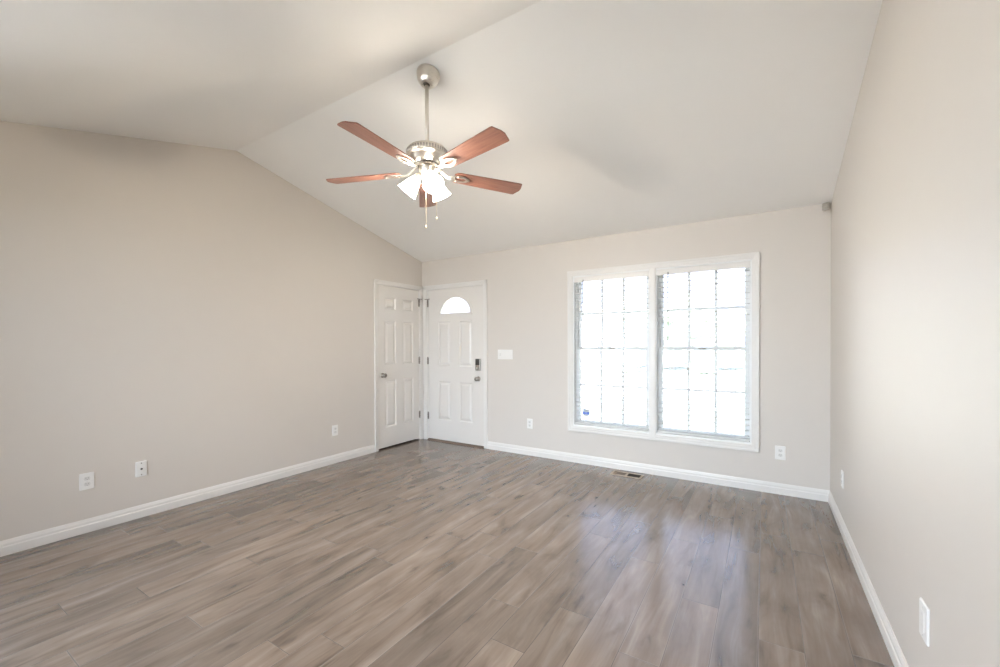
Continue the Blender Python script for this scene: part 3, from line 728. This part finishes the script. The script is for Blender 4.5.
# ------------------------------------------------------------------ unseen glazed openings, added to let daylight in
pd = root('added_window_rear', 'white glazed patio door added behind the camera for daylight', 'window', Matrix.Translation((REAR[0], YF, 0)), kind='structure')
pw = REAR[1] - REAR[0]
b = MB()
b.box(0, .05, -.10, 0, 0, REAR[2], M_vinyl); b.box(pw - .05, pw, -.10, 0, 0, REAR[2], M_vinyl); b.box(.05, pw - .05, -.10, 0, REAR[2] - .05, REAR[2], M_vinyl)
b.box(pw / 2 - .03, pw / 2 + .03, -.08, -.02, .05, REAR[2] - .05, M_vinyl); b.box(.05, pw - .05, -.10, 0, 0, .05, M_vinyl); b.build('frame', pd)
b = MB(); b.box(.05, pw / 2 - .03, -.055, -.050, .05, REAR[2] - .05, M_glass); b.box(pw / 2 + .03, pw - .05, -.055, -.050, .05, REAR[2] - .05, M_glass); b.build('glass', pd)

sd = root('added_window_side', 'white side window added out of view for daylight', 'window', wall_frame('left', SW[0], 0), kind='structure')
sw_ = SW[1] - SW[0]; b = MB()
b.box(0, .04, SW[2], SW[3], -.10, 0, M_vinyl); b.box(sw_ - .04, sw_, SW[2], SW[3], -.10, 0, M_vinyl); b.box(.04, sw_ - .04, SW[2], SW[2] + .04, -.10, 0, M_vinyl); b.box(.04, sw_ - .04, SW[3] - .04, SW[3], -.10, 0, M_vinyl)
b.box(.04, sw_ - .04, 1.26, 1.29, -.09, -.05, M_vinyl); b.build('frame', sd)
b = MB(); b.box(.04, sw_ - .04, SW[2] + .04, SW[3] - .04, -.075, -.070, M_glass); b.build('glass', sd)

# ------------------------------------------------------------------ outdoors beyond the window
GZ = -0.50
b = MB()
gy = [YB + T, 12, 20, 30, 45, 70]
def gz(x, y): return GZ + max(0, (x + 3.5)) * 0.05 * max(0, min(1, (y - 18) / 12)) + max(0, y - 34) * 0.03
xs = [-60, -30, -15, -8, -3.5, 0, 5, 15, 40]
for i in range(len(xs) - 1):
    for j in range(len(gy) - 1):
        b.face([(xs[i], gy[j], gz(xs[i], gy[j])), (xs[i + 1], gy[j], gz(xs[i + 1], gy[j])), (xs[i + 1], gy[j + 1], gz(xs[i + 1], gy[j + 1])), (xs[i], gy[j + 1], gz(xs[i], gy[j + 1]))], M_lawn)
tag(b.build('ground_lawn'), 'washed out front lawn beyond the window', 'lawn', kind='structure')
b = MB(); b.box(-60, 40, 14.0, 19.5, GZ - .1, GZ + .02, M_road); tag(b.build('road'), 'pale street crossing beyond the front lawn', 'street', kind='structure')
b = MB(); b.box(XL - T - .72, 10, -14, YF - T - .01, -.4, -.06, M_dimground); b.box(-14, XL - T - .72, -14, 6, -.4, -.06, M_bounce); tag(b.build('bounce_patio'), 'unseen patio added to bounce daylight indoors', 'patio', kind='structure')  # added ground, out of view, toned to set the bounced daylight

hx, hy = -11.6, 30.0
hs = root('house', 'pale house across the street seen through the window', 'house', Matrix.Translation((hx, hy, gz(hx, hy))))
b = MB(); b.box(-3.6, 3.6, 0, 7, -.2, 2.9, M_siding); b.prism([(-3.6, 2.9), (3.6, 2.9), (0, 4.6)], 1, .02, 6.98, M_siding); b.build('walls', hs)
b = MB()
for s in (-1, 1): b.prism([(0, 4.62), (s * 4.0, 2.74), (s * 4.0, 2.90), (0, 4.80)], 1, -.4, 7.4, M_shingle)
b.build('roof', hs)
for x in (1.35, 2.05):
    b = MB(); b.box(x - .20, x + .20, -.05, -.0, .75, 2.2, M_siding); fr = b.build('window', hs)
    b = MB(); b.box(x - .14, x + .14, -.06, -.05, .82, 2.13, M_hglass); b.build('pane', fr)
b = MB(); b.box(-.55, .45, -.06, 0, 0, 2.1, M_siding); b.build('front_door', hs)

def blob(b, c, r, m, seed):
    rnd_ = random.Random(seed); s = bmesh.new(); bmesh.ops.create_icosphere(s, subdivisions=3, radius=1.0)
    k = b.mi(m); mp = {}
    for v in s.verts:
        d = v.co.normalized(); n = 1 + .16 * math.sin(d.x * 7 + seed) * math.sin(d.y * 6 + seed * 2) + .12 * math.sin(d.z * 11 + seed) + rnd_.uniform(-.10, .10)
        mp[v.index] = b.bm.verts.new(Vector(c) + Vector((d.x * r[0], d.y * r[1], d.z * r[2])) * n)
    for f in s.faces: q = b.bm.faces.new([mp[v.index] for v in f.verts]); q.material_index = k; q.smooth = False
    s.free()
def tree(x, y, h, w, label, seed):
    rnd_ = random.Random(seed); r = root('tree', label, 'tree', Matrix.Translation((x, y, gz(x, y))), 'trees beyond the window')
    b = MB(); b.tube([(0, 0, -.2), (.05, 0, h * .25), (-.04, .05, h * .55), (0, 0, h * .8)], [w * .07, w * .055, w * .04, w * .015], M_bark, 8); b.build('trunk', r)
    b = MB()
    for i in range(8):
        a = i * 2.4; q = w * .28 * (i % 3) / 2 + .1
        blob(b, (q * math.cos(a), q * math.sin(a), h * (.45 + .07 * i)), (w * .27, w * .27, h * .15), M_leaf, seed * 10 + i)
    b.build('crown', r)
def at(px, Y):
    t = math.atan((px - 500) / FPX) - YAW
    return math.tan(t) * Y
def bush(px, Y, w, h, label, seed):
    x = at(px, Y); r = MB()
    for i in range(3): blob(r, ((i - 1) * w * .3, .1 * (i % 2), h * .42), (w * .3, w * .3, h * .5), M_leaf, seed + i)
    o = r.build('bush'); o.location = (x, Y, gz(x, Y)); tag(o, label, 'bush', 'bushes beyond the window')
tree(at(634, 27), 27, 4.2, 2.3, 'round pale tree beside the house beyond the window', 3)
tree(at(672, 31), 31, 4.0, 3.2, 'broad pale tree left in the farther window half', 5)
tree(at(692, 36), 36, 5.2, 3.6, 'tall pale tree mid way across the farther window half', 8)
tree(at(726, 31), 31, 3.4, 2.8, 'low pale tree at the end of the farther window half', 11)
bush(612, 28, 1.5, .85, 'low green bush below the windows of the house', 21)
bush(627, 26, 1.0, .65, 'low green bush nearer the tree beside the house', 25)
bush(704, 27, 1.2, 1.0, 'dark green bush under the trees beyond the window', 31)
